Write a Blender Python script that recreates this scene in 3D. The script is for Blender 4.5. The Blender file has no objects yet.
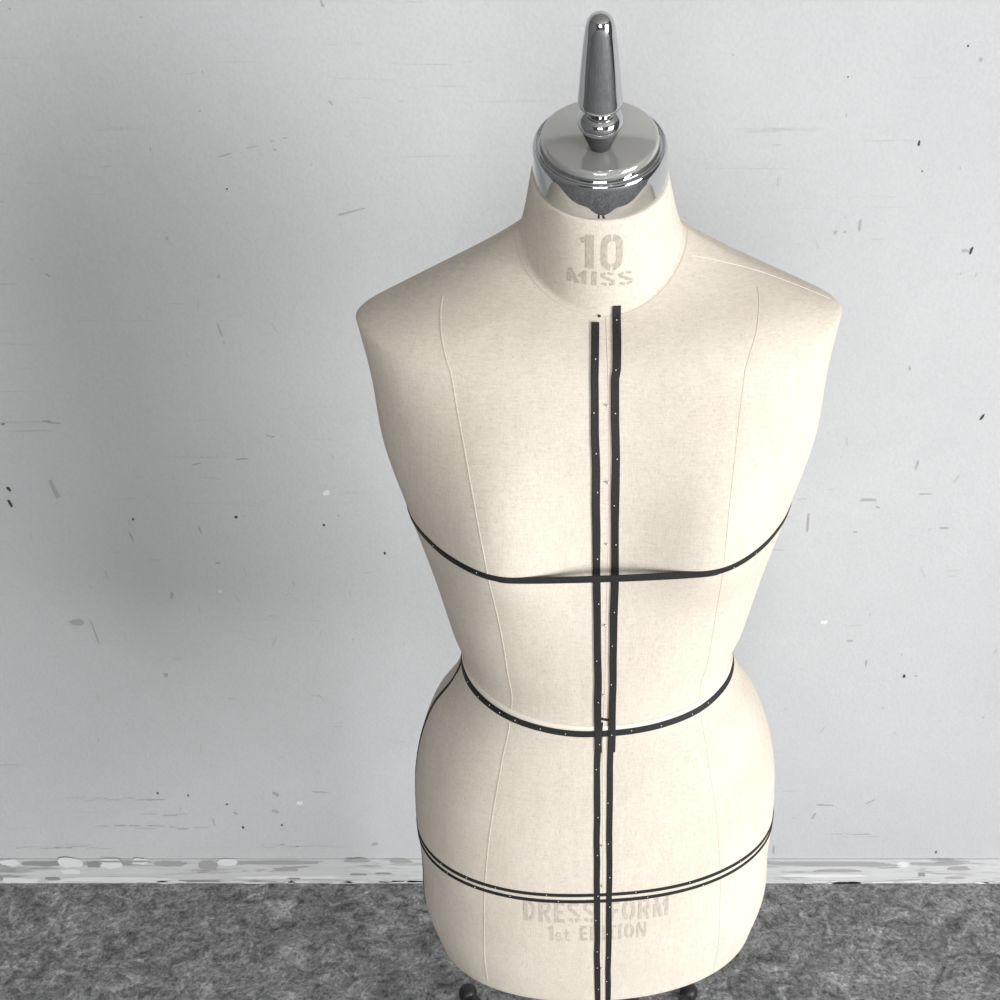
import bpy, math, random
import numpy as np

# ---------------------------------------------------------------- camera, world, light, exposure
sc = bpy.context.scene
COL = sc.collection
cam_d = bpy.data.cameras.new('camera')
cam = bpy.data.objects.new('camera', cam_d); COL.objects.link(cam)
cam_d.sensor_fit = 'HORIZONTAL'; cam_d.sensor_width = 36.0
cam_d.lens = 36.0 * 1083.0 / 1000.0
cam_d.shift_x = -0.098
cam_d.clip_start = 0.01
cam.location = (0, -0.83, 1.50)
cam.rotation_euler = (math.radians(90 - 28), 0, 0)
sc.camera = cam
sc.view_settings.view_transform = 'Standard'
sc.view_settings.look = 'None'
sc.view_settings.gamma = 1.0
sc.view_settings.use_curve_mapping = False
sc.view_settings.exposure = -0.51

world = bpy.data.worlds.new('world'); sc.world = world
world.use_nodes = True
wbg = world.node_tree.nodes['Background']
wbg.inputs[0].default_value = (0.86, 0.93, 1.0, 1); wbg.inputs[1].default_value = 1.0

def area(name, loc, target, sx, sy, power, color=(1, 1, 1)):
    d = bpy.data.lights.new(name, 'AREA'); d.shape = 'RECTANGLE'; d.size = sx; d.size_y = sy
    d.energy = power; d.color = color
    o = bpy.data.objects.new(name, d); COL.objects.link(o); o.location = loc
    v = np.array(target, float) - np.array(loc, float)
    import mathutils
    o.rotation_euler = mathutils.Vector(v).to_track_quat('-Z', 'Y').to_euler()
    return o
WIN_R = dict(y0=-3.4, y1=-1.5, z0=0.05, z1=2.10)      # daylight window in the right wall
area('daylight_right', (3.06, (WIN_R['y0'] + WIN_R['y1']) / 2, (WIN_R['z0'] + WIN_R['z1']) / 2), (1.0, -1.6, 1.0),
     1.9, 2.0, 310, (0.985, 0.99, 1.0))
area('fill_front', (0.0, -4.44, 1.6), (0.0, -2, 1.6), 1.5, 1.4, 104, (0.985, 0.99, 1.0))  # added fill lamp behind the camera, lifts wall and form

# ---------------------------------------------------------------- materials
def mat(name, color, rough=0.6, metal=0.0, spec=0.5):
    m = bpy.data.materials.new(name); m.use_nodes = True
    b = m.node_tree.nodes['Principled BSDF']
    b.inputs['Base Color'].default_value = (*color, 1)
    b.inputs['Roughness'].default_value = rough
    b.inputs['Metallic'].default_value = metal
    b.inputs['Specular IOR Level'].default_value = spec
    return m
class NT:
    def __init__(s, m): s.m = m; s.t = m.node_tree; s.b = s.t.nodes['Principled BSDF']
    def n(s, typ, **k):
        o = s.t.nodes.new(typ)
        for a, v in k.items():
            if a.startswith('i_'): o.inputs[a[2:].replace('_', ' ')].default_value = v
            else: setattr(o, a, v)
        return o
    def l(s, a, b): s.t.links.new(a, b)
    def coords(s, scale=(1, 1, 1), rot=(0, 0, 0)):
        c = s.n('ShaderNodeTexCoord'); mp = s.n('ShaderNodeMapping')
        mp.inputs['Scale'].default_value = scale; mp.inputs['Rotation'].default_value = rot
        s.l(c.outputs['Object'], mp.inputs['Vector']); return mp.outputs['Vector']
    def noise(s, vec, scale, detail=4, rough=0.6, dist=0.0):
        o = s.n('ShaderNodeTexNoise'); o.inputs['Scale'].default_value = scale
        o.inputs['Detail'].default_value = detail; o.inputs['Roughness'].default_value = rough
        o.inputs['Distortion'].default_value = dist
        s.l(vec, o.inputs['Vector']); return o.outputs['Fac']
    def ramp(s, fac, stops):
        r = s.n('ShaderNodeValToRGB'); e = r.color_ramp.elements
        while len(e) < len(stops): e.new(0.5)
        for q, (p, c) in zip(e, stops):
            q.position = p; q.color = (*(c if hasattr(c, '__len__') else (c, c, c)), 1)
        s.l(fac, r.inputs['Fac']); return r.outputs['Color']
    def mix(s, a, b, fac=0.5, blend='MIX'):
        o = s.n('ShaderNodeMix', data_type='RGBA', blend_type=blend)
        for sock, v in ((o.inputs[0], fac), (o.inputs[6], a), (o.inputs[7], b)):
            if hasattr(v, 'links'): s.l(v, sock)
            else: sock.default_value = v if not hasattr(v, '__len__') else (*v, 1)
        return o.outputs[2]
    def bump(s, h, strength=0.3, dist=0.001, prev=None):
        o = s.n('ShaderNodeBump'); o.inputs['Strength'].default_value = strength
        o.inputs['Distance'].default_value = dist
        s.l(h, o.inputs['Height'])
        if prev is not None: s.l(prev, o.inputs['Normal'])
        return o.outputs['Normal']

def linen_mat():
    m = mat('linen_cloth', (0.78, 0.72, 0.63), 0.92, spec=0.15); t = NT(m)
    warp = t.noise(t.coords((1100, 1100, 120)), 1, 2, 0.5)
    weft = t.noise(t.coords((120, 120, 1300)), 1, 2, 0.5)
    slub = t.noise(t.coords((160, 160, 20)), 1, 3, 0.6)
    spot = t.noise(t.coords((1, 1, 1)), 420, 3, 0.7)
    tone = t.noise(t.coords((1, 1, 1)), 9, 3, 0.6)
    c = t.ramp(tone, [(0.3, (0.69, 0.615, 0.515)), (0.7, (0.745, 0.68, 0.59))])
    w = t.mix(warp, weft, 0.5)
    c = t.mix(c, t.ramp(w, [(0.32, 0.80), (0.62, 1.0)]), 0.75, 'MULTIPLY')
    c = t.mix(c, t.ramp(slub, [(0.3, 0.9), (0.7, 1.0)]), 0.6, 'MULTIPLY')
    c = t.mix(c, t.ramp(spot, [(0.28, 0.72), (0.46, 1.0)]), 0.5, 'MULTIPLY')
    t.l(c, t.b.inputs['Base Color'])
    nn = t.bump(w, 0.35, 0.0006); nn = t.bump(spot, 0.25, 0.0006, nn)
    t.l(nn, t.b.inputs['Normal'])
    return m
def tape_mat():
    m = mat('black_tape', (0.012, 0.012, 0.014), 0.65, spec=0.35); t = NT(m)
    f = t.noise(t.coords((1, 1, 1)), 900, 2)
    t.l(t.ramp(f, [(0.3, 0.008), (0.7, 0.022)]), t.b.inputs['Base Color'])
    t.l(t.bump(f, 0.3, 0.0004), t.b.inputs['Normal'])
    return m
def ink_mat():
    m = mat('stencil_ink', (0.42, 0.37, 0.31), 0.9, spec=0.1); t = NT(m)
    f = t.noise(t.coords((700, 700, 300)), 1, 3, 0.7)
    t.l(t.ramp(f, [(0.3, (0.36, 0.315, 0.26)), (0.7, (0.56, 0.505, 0.43))]), t.b.inputs['Base Color'])
    return m
def ink_faded_mat():
    m = mat('stencil_ink_faded', (0.6, 0.55, 0.48), 0.9, spec=0.1); t = NT(m)
    f = t.noise(t.coords((600, 600, 200)), 1, 3, 0.7)
    t.l(t.ramp(f, [(0.3, (0.42, 0.37, 0.31)), (0.7, (0.60, 0.545, 0.465))]), t.b.inputs['Base Color'])
    return m
def chrome_mat(name, col, rough, bump=0.0):
    m = mat(name, col, rough, 1.0); t = NT(m)
    f = t.noise(t.coords((1, 1, 1)), 60, 3)
    t.l(t.ramp(f, [(0.3, tuple(c * 0.96 for c in col)), (0.7, col)]), t.b.inputs['Base Color'])
    return m
def wall_mat():
    m = mat('painted_plaster', (0.72, 0.72, 0.72), 0.75, spec=0.3); t = NT(m)
    blot = t.noise(t.coords((1, 1, 1)), 2.2, 5, 0.55, 0.4)
    c = t.ramp(blot, [(0.3, (0.535, 0.54, 0.542)), (0.7, (0.60, 0.601, 0.603))])
    fine = t.noise(t.coords((1, 1, 1)), 260, 3, 0.6)
    c = t.mix(c, t.ramp(fine, [(0.3, 0.93), (0.6, 1.0)]), 0.8, 'MULTIPLY')
    scuff = t.noise(t.coords((5, 5, 120)), 1, 4, 0.65, 0.3)
    zone = t.noise(t.coords((1, 1, 1)), 3.1, 3, 0.5)
    sm = t.ramp(scuff, [(0.62, 1.0), (0.72, 0.84)])
    zm = t.ramp(zone, [(0.50, 0.0), (0.62, 1.0)])
    c = t.mix(c, sm, zm, 'MULTIPLY')
    speck = t.noise(t.coords((1, 1, 0.6)), 75, 2, 0.5)
    c = t.mix(c, t.ramp(speck, [(0.76, 1.0), (0.79, 0.55)]), 0.8, 'MULTIPLY')
    t.l(c, t.b.inputs['Base Color'])
    n1 = t.bump(t.noise(t.coords((1, 1, 1)), 190, 4, 0.6), 0.35, 0.0012)
    n2 = t.bump(blot, 0.3, 0.01, n1)
    t.l(n2, t.b.inputs['Normal'])
    return m
def floor_mat():
    m = mat('stained_concrete', (0.15, 0.15, 0.15), 0.85, spec=0.25); t = NT(m)
    big = t.noise(t.coords((1, 1, 1)), 4.5, 4, 0.6, 0.6)
    mid = t.noise(t.coords((1, 1.3, 1), (0, 0, 0.4)), 26, 6, 0.72, 1.2)
    fine = t.noise(t.coords((1, 1, 1)), 150, 6, 0.8, 0.6)
    c = t.ramp(mid, [(0.30, 0.08), (0.44, 0.22), (0.56, 0.34), (0.68, 0.58)])
    c = t.mix(c, t.ramp(fine, [(0.34, 0.22), (0.5, 0.95), (0.66, 1.6)]), 0.9, 'MULTIPLY')
    c = t.mix(c, t.ramp(big, [(0.3, 0.7), (0.7, 1.2)]), 0.8, 'MULTIPLY')
    t.l(c, t.b.inputs['Base Color'])
    n1 = t.bump(fine, 0.5, 0.004); n1 = t.bump(mid, 0.4, 0.008, n1)
    t.l(n1, t.b.inputs['Normal'])
    return m
def base_mat():
    m = mat('chipped_white_paint', (0.78, 0.78, 0.78), 0.6); t = NT(m)
    f = t.noise(t.coords((9, 9, 70)), 1, 5, 0.65, 0.5)
    t.l(t.ramp(f, [(0.36, 0.34), (0.46, 0.58), (0.7, 0.66)]), t.b.inputs['Base Color'])
    t.l(t.bump(f, 0.4, 0.003), t.b.inputs['Normal'])
    return m
LINEN = linen_mat(); TAPE = tape_mat(); INK = ink_mat(); INKF = ink_faded_mat()
SEAM = mat('linen_seam', (0.62, 0.55, 0.46), 0.95, spec=0.1)
SEAML = mat('linen_seam_pale', (0.775, 0.72, 0.63), 0.95, spec=0.1)
CHROME = chrome_mat('chrome', (0.60, 0.61, 0.62), 0.03)
PLATE = chrome_mat('polished_plate', (0.56, 0.555, 0.53), 0.08); PLATE.node_tree.nodes['Principled BSDF'].inputs['Metallic'].default_value = 0.6
REFL_GREY = mat('reflection_grey', (0.05, 0.05, 0.05), 0.5, 0.2)  # dark tone of the finial's mirror image, put into the colour
BLACK = mat('black_enamel', (0.012, 0.012, 0.013), 0.3)
RUBBER = mat('black_rubber', (0.015, 0.015, 0.015), 0.45)
STEEL = mat('pin_steel', (0.75, 0.75, 0.76), 0.25, 0.7)
STAPLE = mat('staple_white', (0.85, 0.85, 0.86), 0.3, 0.2)
WALL = wall_mat(); FLOOR = floor_mat(); BASE = base_mat()
SCUFF_L = mat('scuff_pale', (0.49, 0.49, 0.49), 0.9)
CHIP_D = mat('bare_plaster_dark', (0.30, 0.30, 0.295), 0.9)
CHIP_M = mat('bare_plaster_grey', (0.38, 0.375, 0.37), 0.9)
CHIP_W = mat('filler_white', (0.76, 0.76, 0.755), 0.8)
SPOT = mat('scuff_black', (0.06, 0.06, 0.06), 0.9)
SCUFF = mat('scuff_grey', (0.40, 0.40, 0.40), 0.9)
CEIL = mat('ceiling_paint', (0.34, 0.335, 0.32), 0.9)
ROOM = mat('room_wall_paint', (0.16, 0.16, 0.16), 0.9)
GLASS = mat('window_glass', (1, 1, 1), 0.0); GLASS.node_tree.nodes['Principled BSDF'].inputs['Transmission Weight'].default_value = 1.0
GLASS.node_tree.nodes['Principled BSDF'].inputs['IOR'].default_value = 1.02
WHITE = mat('window_frame_white', (0.75, 0.75, 0.75), 0.5)

# ---------------------------------------------------------------- helpers
def obj(name, V, Fc, m, parent=None, smooth=True, slots=None, mi=None):
    me = bpy.data.meshes.new(name)
    me.from_pydata([tuple(map(float, v)) for v in V], [], [tuple(map(int, f)) for f in Fc])
    for mm in (m if isinstance(m, (list, tuple)) else [m]): me.materials.append(mm)
    if smooth: me.polygons.foreach_set('use_smooth', [True] * len(me.polygons))
    if mi is not None: me.polygons.foreach_set('material_index', mi)
    me.update()
    o = bpy.data.objects.new(name, me); COL.objects.link(o)
    if parent is not None: o.parent = parent
    return o
def box(x0, x1, y0, y1, z0, z1):
    V = [(x, y, z) for x in (x0, x1) for y in (y0, y1) for z in (z0, z1)]
    return V, [(0, 1, 3, 2), (4, 6, 7, 5), (0, 4, 5, 1), (2, 3, 7, 6), (0, 2, 6, 4), (1, 5, 7, 3)]
def join(*parts):
    V = []; Fc = []
    for v, f in parts:
        o = len(V); V += list(v); Fc += [tuple(i + o for i in q) for q in f]
    return V, Fc
def struct(name, VF, m, **k):
    o = obj(name, VF[0], VF[1], m, smooth=False, **k); o['kind'] = 'structure'; return o
def lathe(profile, n=64, origin=(0, 0, 0), axis=(0, 0, 1), close=False):
    a = np.array(axis, float); a /= np.linalg.norm(a)
    h = np.array([1., 0, 0]) if abs(a[0]) < .9 else np.array([0, 1., 0])
    e1 = h - a * (h @ a); e1 /= np.linalg.norm(e1); e2 = np.cross(a, e1)
    V = []; Fc = []
    for r, z in profile:
        for k in range(n):
            t = 2 * math.pi * k / n
            V.append(np.array(origin) + a * z + (e1 * math.cos(t) + e2 * math.sin(t)) * max(r, 1e-5))
    for i in range(len(profile) - 1):
        for k in range(n):
            k2 = (k + 1) % n
            Fc.append((i * n + k, i * n + k2, (i + 1) * n + k2, (i + 1) * n + k))
    return V, Fc
def smooth_profile(pts, k=6):
    pts = np.array(pts, float); out = []
    n = len(pts)
    for i in range(n - 1):
        p0, p1, p2, p3 = pts[max(i - 1, 0)], pts[i], pts[i + 1], pts[min(i + 2, n - 1)]
        for j in range(k):
            t = j / k
            out.append(0.5 * (2 * p1 + (p2 - p0) * t + (2 * p0 - 5 * p1 + 4 * p2 - p3) * t * t + (3 * p1 - p0 - 3 * p2 + p3) * t ** 3))
    out.append(pts[-1]); return [tuple(q) for q in out]

# ---------------------------------------------------------------- structure
YW = 0.548; H = 2.75; XL = -2.4; XR = 3.0; YF = -4.4
def strips(name, VF, m): return struct(name, VF, m)
struct('floor', box(XL, XR, YF, YW + .1, -.1, 0), FLOOR)
struct('ceiling', box(XL, XR, YF, YW + .1, H, H + .1), CEIL)
rng = random.Random(7)
def patch(cx, cz, w, h, ang=0.0, n=14, y=0.0, ragged=0.25):
    """a flat irregular flake on the wall plane, long along x"""
    c, s = math.cos(ang), math.sin(ang); pts = []
    for k in range(n):
        t = 2 * math.pi * k / n
        r = 1 + rng.uniform(-ragged, ragged)
        ex = abs(math.cos(t)) ** .6 * math.copysign(1, math.cos(t)) * w / 2 * r
        ez = abs(math.sin(t)) ** .6 * math.copysign(1, math.sin(t)) * h / 2 * (1 + rng.uniform(-ragged, ragged))
        pts.append((cx + ex * c - ez * s, y, cz + ex * s + ez * c))
    return pts
class Wall:
    def __init__(s, VF, mats): s.V = list(VF[0]); s.F = list(VF[1]); s.mi = [0] * len(s.F); s.mats = mats
    def flake(s, mi, *a, **k):
        p = patch(*a, **k); o = len(s.V); s.V += p
        s.F.append(tuple(range(o, o + len(p)))); s.mi.append(mi)
    def build(s, name): return struct(name, (s.V, s.F), s.mats, mi=s.mi)
# back wall: scuffs, specks and nail marks that belong to its paint
wb = Wall(box(XL, XR, YW, YW + .1, 0, H), [WALL, SPOT, SCUFF, CHIP_W, CHIP_M, SCUFF_L])
yf = YW - .0004
WALLMARKS = [(1, -0.6764, 0.736, 0.0038, 0.0043, 0.0), (1, -0.5261, 0.7393, 0.0049, 0.0056, 0.0), (1, -0.3998, 0.726, 0.0038, 0.0044, 0.0), (1, -0.3151, 0.6785, 0.0038, 0.0045, 0.0), (1, -0.4638, 1.2077, 0.0025, 0.0025, 0.0), (1, 0.436, 1.3732, 0.0024, 0.0022, 0.0), (1, 0.2983, 1.339, 0.0019, 0.0018, 0.0), (1, 0.402, 1.2296, 0.0025, 0.0024, 0.0), (1, -0.6909, 0.2043, 0.0034, 0.0045, 0.0), (1, -0.7406, 0.2087, 0.0034, 0.0045, 0.0), (1, -0.8442, 0.7852, 0.0057, 0.0065, 0.0), (1, 0.4827, 0.4529, 0.0047, 0.0059, 0.0), (1, 0.5888, 0.0728, 0.0035, 0.0048, 0.0), (1, -0.6094, 0.1315, 0.0043, 0.0058, 0.0), (1, -0.5418, 0.1362, 0.0034, 0.0046, 0.0), (1, -0.8486, 0.7624, 0.0043, 0.0115, 0.2), (1, 0.3936, 1.2631, 0.0027, 0.0071, 0.0), (1, 0.479, 1.1294, 0.0039, 0.0104, -0.2), (1, 0.5317, 0.8975, 0.0042, 0.009, -0.4), (4, -0.5423, 0.2065, 0.0084, 0.0112, 0.6), (1, -0.6284, 0.1841, 0.0051, 0.0045, 0.0), (4, -0.6164, 0.1637, 0.0068, 0.0046, -0.5), (5, -0.8289, 0.8874, 0.0111, 0.0035, 0.0126), (5, -0.8261, 0.8865, 0.0044, 0.0026, 0.0496), (5, -0.8099, 0.8895, 0.0291, 0.0024, 0.0135), (5, -0.7799, 0.8898, 0.0197, 0.0022, 0.0258), (2, -0.7641, 0.8913, 0.013, 0.0032, 0.0219), (2, -0.7554, 0.8884, 0.0167, 0.003, -0.1), (2, -0.7794, 0.7868, 0.0072, 0.0307, 0.2), (2, -0.7971, 0.5555, 0.0199, 0.0111, 0.0), (2, -0.7751, 0.5369, 0.0031, 0.0485, 0.1), (2, -0.6851, 0.7075, 0.0029, 0.0152, 0.2), (2, -0.4583, 0.8686, 0.0126, 0.0031, -0.2), (2, -0.5692, 0.825, 0.0127, 0.0032, 0.2), (2, -0.5029, 0.8329, 0.0198, 0.0031, 0.1), (2, -0.5651, 0.6612, 0.0074, 0.0035, 0.2), (2, -0.6439, 0.6047, 0.0045, 0.0126, -0.3), (2, -0.5821, 0.7176, 0.0029, 0.0151, 0.1), (2, -0.4677, 0.211, 0.0286, 0.0033, -0.1), (2, -0.6811, 0.4548, 0.0063, 0.0098, 0.0), (2, -0.5503, 1.1462, 0.0032, 0.0051, 0.0), (2, -0.7137, 1.098, 0.0065, 0.0026, -0.6), (2, -0.7293, 1.119, 0.0026, 0.0026, 0.0), (2, -0.3198, 1.4183, 0.0035, 0.0084, 0.4), (2, -0.322, 1.3096, 0.0024, 0.008, 0.6), (2, -0.6828, 1.413, 0.0035, 0.0021, 0.0), (2, -0.5323, 1.4045, 0.0035, 0.0021, -0.4), (2, -0.383, 1.269, 0.0049, 0.0019, 0.0), (2, -0.3994, 1.2654, 0.0049, 0.0019, 0.1), (2, -0.425, 1.2583, 0.0147, 0.0018, 0.2), (2, -0.4597, 1.2488, 0.0222, 0.0018, 0.25), (2, -0.5028, 1.0234, 0.0027, 0.0181, 0.2), (2, -0.4816, 1.3004, 0.0024, 0.0023, 0.0), (2, -0.4921, 1.0967, 0.0026, 0.008, -0.3), (2, 0.3328, 1.1615, 0.0038, 0.0165, 0.0), (2, 0.3031, 1.1539, 0.0038, 0.0051, 0.0), (2, 0.3146, 1.1539, 0.0038, 0.0026, 0.0), (2, 0.4713, 1.1294, 0.0103, 0.0039, 0.2), (2, 0.4539, 1.3579, 0.0047, 0.0055, -0.4), (2, 0.4519, 0.8235, 0.0035, 0.0189, -0.2), (2, 0.4713, 0.7771, 0.0244, 0.0021, 0.0), (2, 0.3876, 0.7673, 0.0259, 0.0041, 0.0), (2, 0.4049, 0.7558, 0.0072, 0.0033, -0.5), (2, 0.3061, 0.7293, 0.0036, 0.0284, 0.0), (2, 0.5056, 0.721, 0.0132, 0.0034, 0.0), (2, 0.3763, 0.7142, 0.0073, 0.0034, 0.0), (2, 0.3902, 0.5201, 0.0093, 0.0038, 0.0), (2, 0.4198, 0.4781, 0.0028, 0.0154, 0.0), (2, 0.5016, 0.4529, 0.0047, 0.0039, 0.0), (2, -0.5493, 0.1682, 0.0136, 0.0068, -0.4), (2, -0.6573, 0.1431, 0.0026, 0.0184, 0.0), (2, -0.3867, 0.0918, 0.0139, 0.0071, 0.2), (5, -0.7642, 0.1617, 0.0254, 0.0033, -0.0355), (2, -0.73, 0.1587, 0.0304, 0.0021, 0.0165), (5, -0.708, 0.1609, 0.0228, 0.0024, -0.0449), (5, -0.8485, 0.1339, 0.0215, 0.0031, 0.0256), (2, -0.8194, 0.135, 0.0241, 0.0031, 0.0305), (2, -0.7957, 0.1345, 0.0254, 0.0024, -0.0315), (5, -0.7796, 0.1285, 0.0296, 0.0029, -0.019), (5, -0.7696, 0.1346, 0.0128, 0.0015, 0.0015), (5, -0.7563, 0.1345, 0.0256, 0.0032, -0.0095), (2, -0.7293, 0.132, 0.0133, 0.0015, -0.0403), (2, -0.7138, 0.1274, 0.0223, 0.003, -0.0286), (5, -0.6812, 0.1305, 0.0309, 0.0024, 0.0044), (5, -0.8848, 0.1988, 0.0208, 0.002, -0.0069), (5, -0.8672, 0.1991, 0.0111, 0.002, 0.0048), (5, -0.8589, 0.1915, 0.0165, 0.0021, 0.0132), (5, -0.8467, 0.1967, 0.0228, 0.0017, 0.0207), (2, -0.8309, 0.1967, 0.0047, 0.0027, -0.0249), (5, -0.8183, 0.1942, 0.0218, 0.0017, -0.0131), (5, -0.8014, 0.1975, 0.013, 0.0013, 0.0069), (2, -0.7871, 0.1977, 0.0133, 0.0016, -0.0313), (2, -0.77, 0.1939, 0.0249, 0.0017, 0.0334), (2, -0.7464, 0.194, 0.0297, 0.0022, 0.0385), (2, 0.3684, 0.1568, 0.0034, 0.016, -0.3), (2, 0.4602, 0.1886, 0.0169, 0.0027, 0.6), (2, 0.3847, 0.1818, 0.0254, 0.0032, 0.0), (2, 0.3061, 0.0799, 0.0035, 0.0214, 0.0), (2, -0.3131, 1.1791, 0.0379, 0.0025, 0.25), (2, 0.1597, 1.3634, 0.0024, 0.0022, 0.0), (2, -0.3972, 1.2548, 0.0037, 0.0024, 0.0), (2, -1.0079, 0.0825, 0.0108, 0.0016, 0.0307), (5, -0.996, 0.0848, 0.0095, 0.0023, 0.0306), (5, -0.9894, 0.0847, 0.0079, 0.0017, -0.0154), (5, -0.9785, 0.0857, 0.0166, 0.0015, -0.0495), (5, -0.9507, 0.0818, 0.0304, 0.0028, 0.0427), (5, -0.9322, 0.0836, 0.0264, 0.0021, -0.0211), (2, -0.9195, 0.083, 0.0108, 0.0018, 0.031), (5, -0.9036, 0.0857, 0.0311, 0.0027, 0.04), (5, -0.887, 0.0797, 0.0044, 0.0018, 0.0163), (5, -0.877, 0.0832, 0.0164, 0.0019, -0.0248), (5, -0.8565, 0.0811, 0.0183, 0.0016, 0.0035), (5, -0.5822, 0.0904, 0.0091, 0.0025, 0.0323), (5, -0.5707, 0.0834, 0.0229, 0.0017, -0.0231), (5, -0.5527, 0.0892, 0.0167, 0.0013, -0.0445), (2, -0.5471, 0.0908, 0.0077, 0.0026, -0.0414), (5, -0.5373, 0.0858, 0.0135, 0.0023, 0.0087), (5, -0.5285, 0.084, 0.0097, 0.0021, 0.0216), (2, -0.5224, 0.086, 0.0064, 0.0022, 0.0283), (5, -0.5064, 0.0865, 0.028, 0.0018, -0.0004), (5, -0.4823, 0.0867, 0.0166, 0.0016, 0.0036), (5, -0.47, 0.0864, 0.0061, 0.0026, 0.0436), (5, -0.4527, 0.0851, 0.0309, 0.002, -0.0377), (5, 0.412, 0.1152, 0.0239, 0.0023, 0.0234), (5, 0.4263, 0.1089, 0.0071, 0.0015, 0.0274), (2, 0.43, 0.1159, 0.0068, 0.0015, -0.0477), (5, 0.4383, 0.1143, 0.0076, 0.0026, 0.0452), (2, 0.4559, 0.115, 0.028, 0.0021, 0.0215), (5, 0.4715, 0.1094, 0.0265, 0.0018, 0.0064), (3, -0.3906, 0.7787, 0.0101, 0.0081, 0.0), (3, -0.5702, 0.6118, 0.006, 0.0054, -0.6), (3, 0.3464, 0.5555, 0.0107, 0.0074, 0.2), (3, -0.5045, 0.1864, 0.0085, 0.009, -0.5), (3, 0.1428, 0.8624, 0.0042, 0.0046, 0.0)]
for (mi, x, z, w, h, a) in WALLMARKS: wb.flake(mi, x, z, w, h, ang=a, n=9, y=yf, ragged=.35)
for i in range(130):                       # faint rubs and scratches, most of them at hip height
    x = rng.uniform(-1.0, .72); z = rng.gauss(.62, .12) if i % 2 else rng.uniform(.08, 1.35)
    if rng.random() < .6: wb.flake(5, x, max(z, .07), rng.uniform(.004, .022), rng.uniform(.0012, .002), ang=rng.uniform(-.15, .15), n=9, y=yf, ragged=.4)
    else: wb.flake(5, x, max(z, .07), rng.uniform(.0014, .0025), rng.uniform(.005, .02), ang=rng.uniform(-.5, .5), n=9, y=yf, ragged=.4)
wb.build('wall_back')
# low skirting strip, painted over many times and chipped
bb = Wall(box(XL, XR, YW - .003, YW, 0, .058), [BASE, CHIP_D, CHIP_M, CHIP_W])
BASEMARKS = [(2, -1.0522, 0.0427, 0.0439, 0.0121, 0), (1, -0.9735, 0.0488, 0.0719, 0.0121, 0), (1, -0.8838, 0.0464, 0.0246, 0.0145, 0), (2, -0.7492, 0.0488, 0.0543, 0.0121, 0), (2, -0.6826, 0.0439, 0.0316, 0.0218, 0), (2, -0.557, 0.0512, 0.1471, 0.0096, 0), (2, -0.4199, 0.056, 0.0455, 0.0096, 0), (2, -0.3448, 0.0536, 0.0385, 0.0096, 0), (2, -0.5479, 0.0342, 0.0405, 0.0085, 0), (2, 0.4102, 0.0476, 0.2174, 0.0121, 0), (2, 0.5925, 0.0476, 0.0912, 0.0073, 0), (2, 0.419, 0.0306, 0.0845, 0.0061, 0), (2, 0.6328, 0.0367, 0.0422, 0.0097, 0), (2, 0.6302, 0.0135, 0.0336, 0.0049, 0), (2, -0.828, 0.0536, 0.0875, 0.0048, 0), (2, 0.1963, 0.0488, 0.1753, 0.0097, 0), (2, -0.2154, 0.0512, 0.1576, 0.0096, 0), (1, -0.9629, 0.0122, 0.0265, 0.0074, 0), (1, -0.7075, 0.0061, 0.0832, 0.0049, 0), (1, -0.5367, 0.0122, 0.023, 0.0049, 0), (1, -0.4216, 0.022, 0.0318, 0.0049, 0), (1, -1.0593, 0.0122, 0.0177, 0.0098, 0), (1, -0.3773, 0.0245, 0.0282, 0.0049, 0), (1, 0.5707, 0.022, 0.0123, 0.0098, 0), (1, 0.2571, 0.0294, 0.0141, 0.0049, 0), (1, 0.5983, 0.05, 0.0193, 0.0048, 0), (3, -1.0281, 0.0512, 0.0315, 0.0145, 0), (3, -0.923, 0.0512, 0.0385, 0.0217, 0), (3, -0.8526, 0.0488, 0.0368, 0.0242, 0), (3, -0.8, 0.0536, 0.028, 0.0145, 0), (3, -0.6489, 0.0512, 0.0333, 0.0169, 0), (3, -0.9263, 0.0294, 0.0352, 0.0122, 0), (3, -1.0234, 0.0073, 0.0708, 0.0123, 0), (3, -0.8546, 0.0098, 0.1946, 0.0123, 0), (3, -0.1379, 0.0147, 0.1414, 0.0098, 0), (3, 0.4007, 0.0196, 0.1589, 0.0074, 0), (3, -0.5399, 0.0147, 0.1856, 0.0074, 0), (3, 0.5331, 0.0464, 0.0246, 0.0121, 0)]
for j, (mi, x, z, w, h, a) in enumerate(BASEMARKS): bb.flake(mi, x, z, w, h, ang=a, n=18, y=YW - .0034 - .0001 * (j % 4), ragged=.22)
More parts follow.
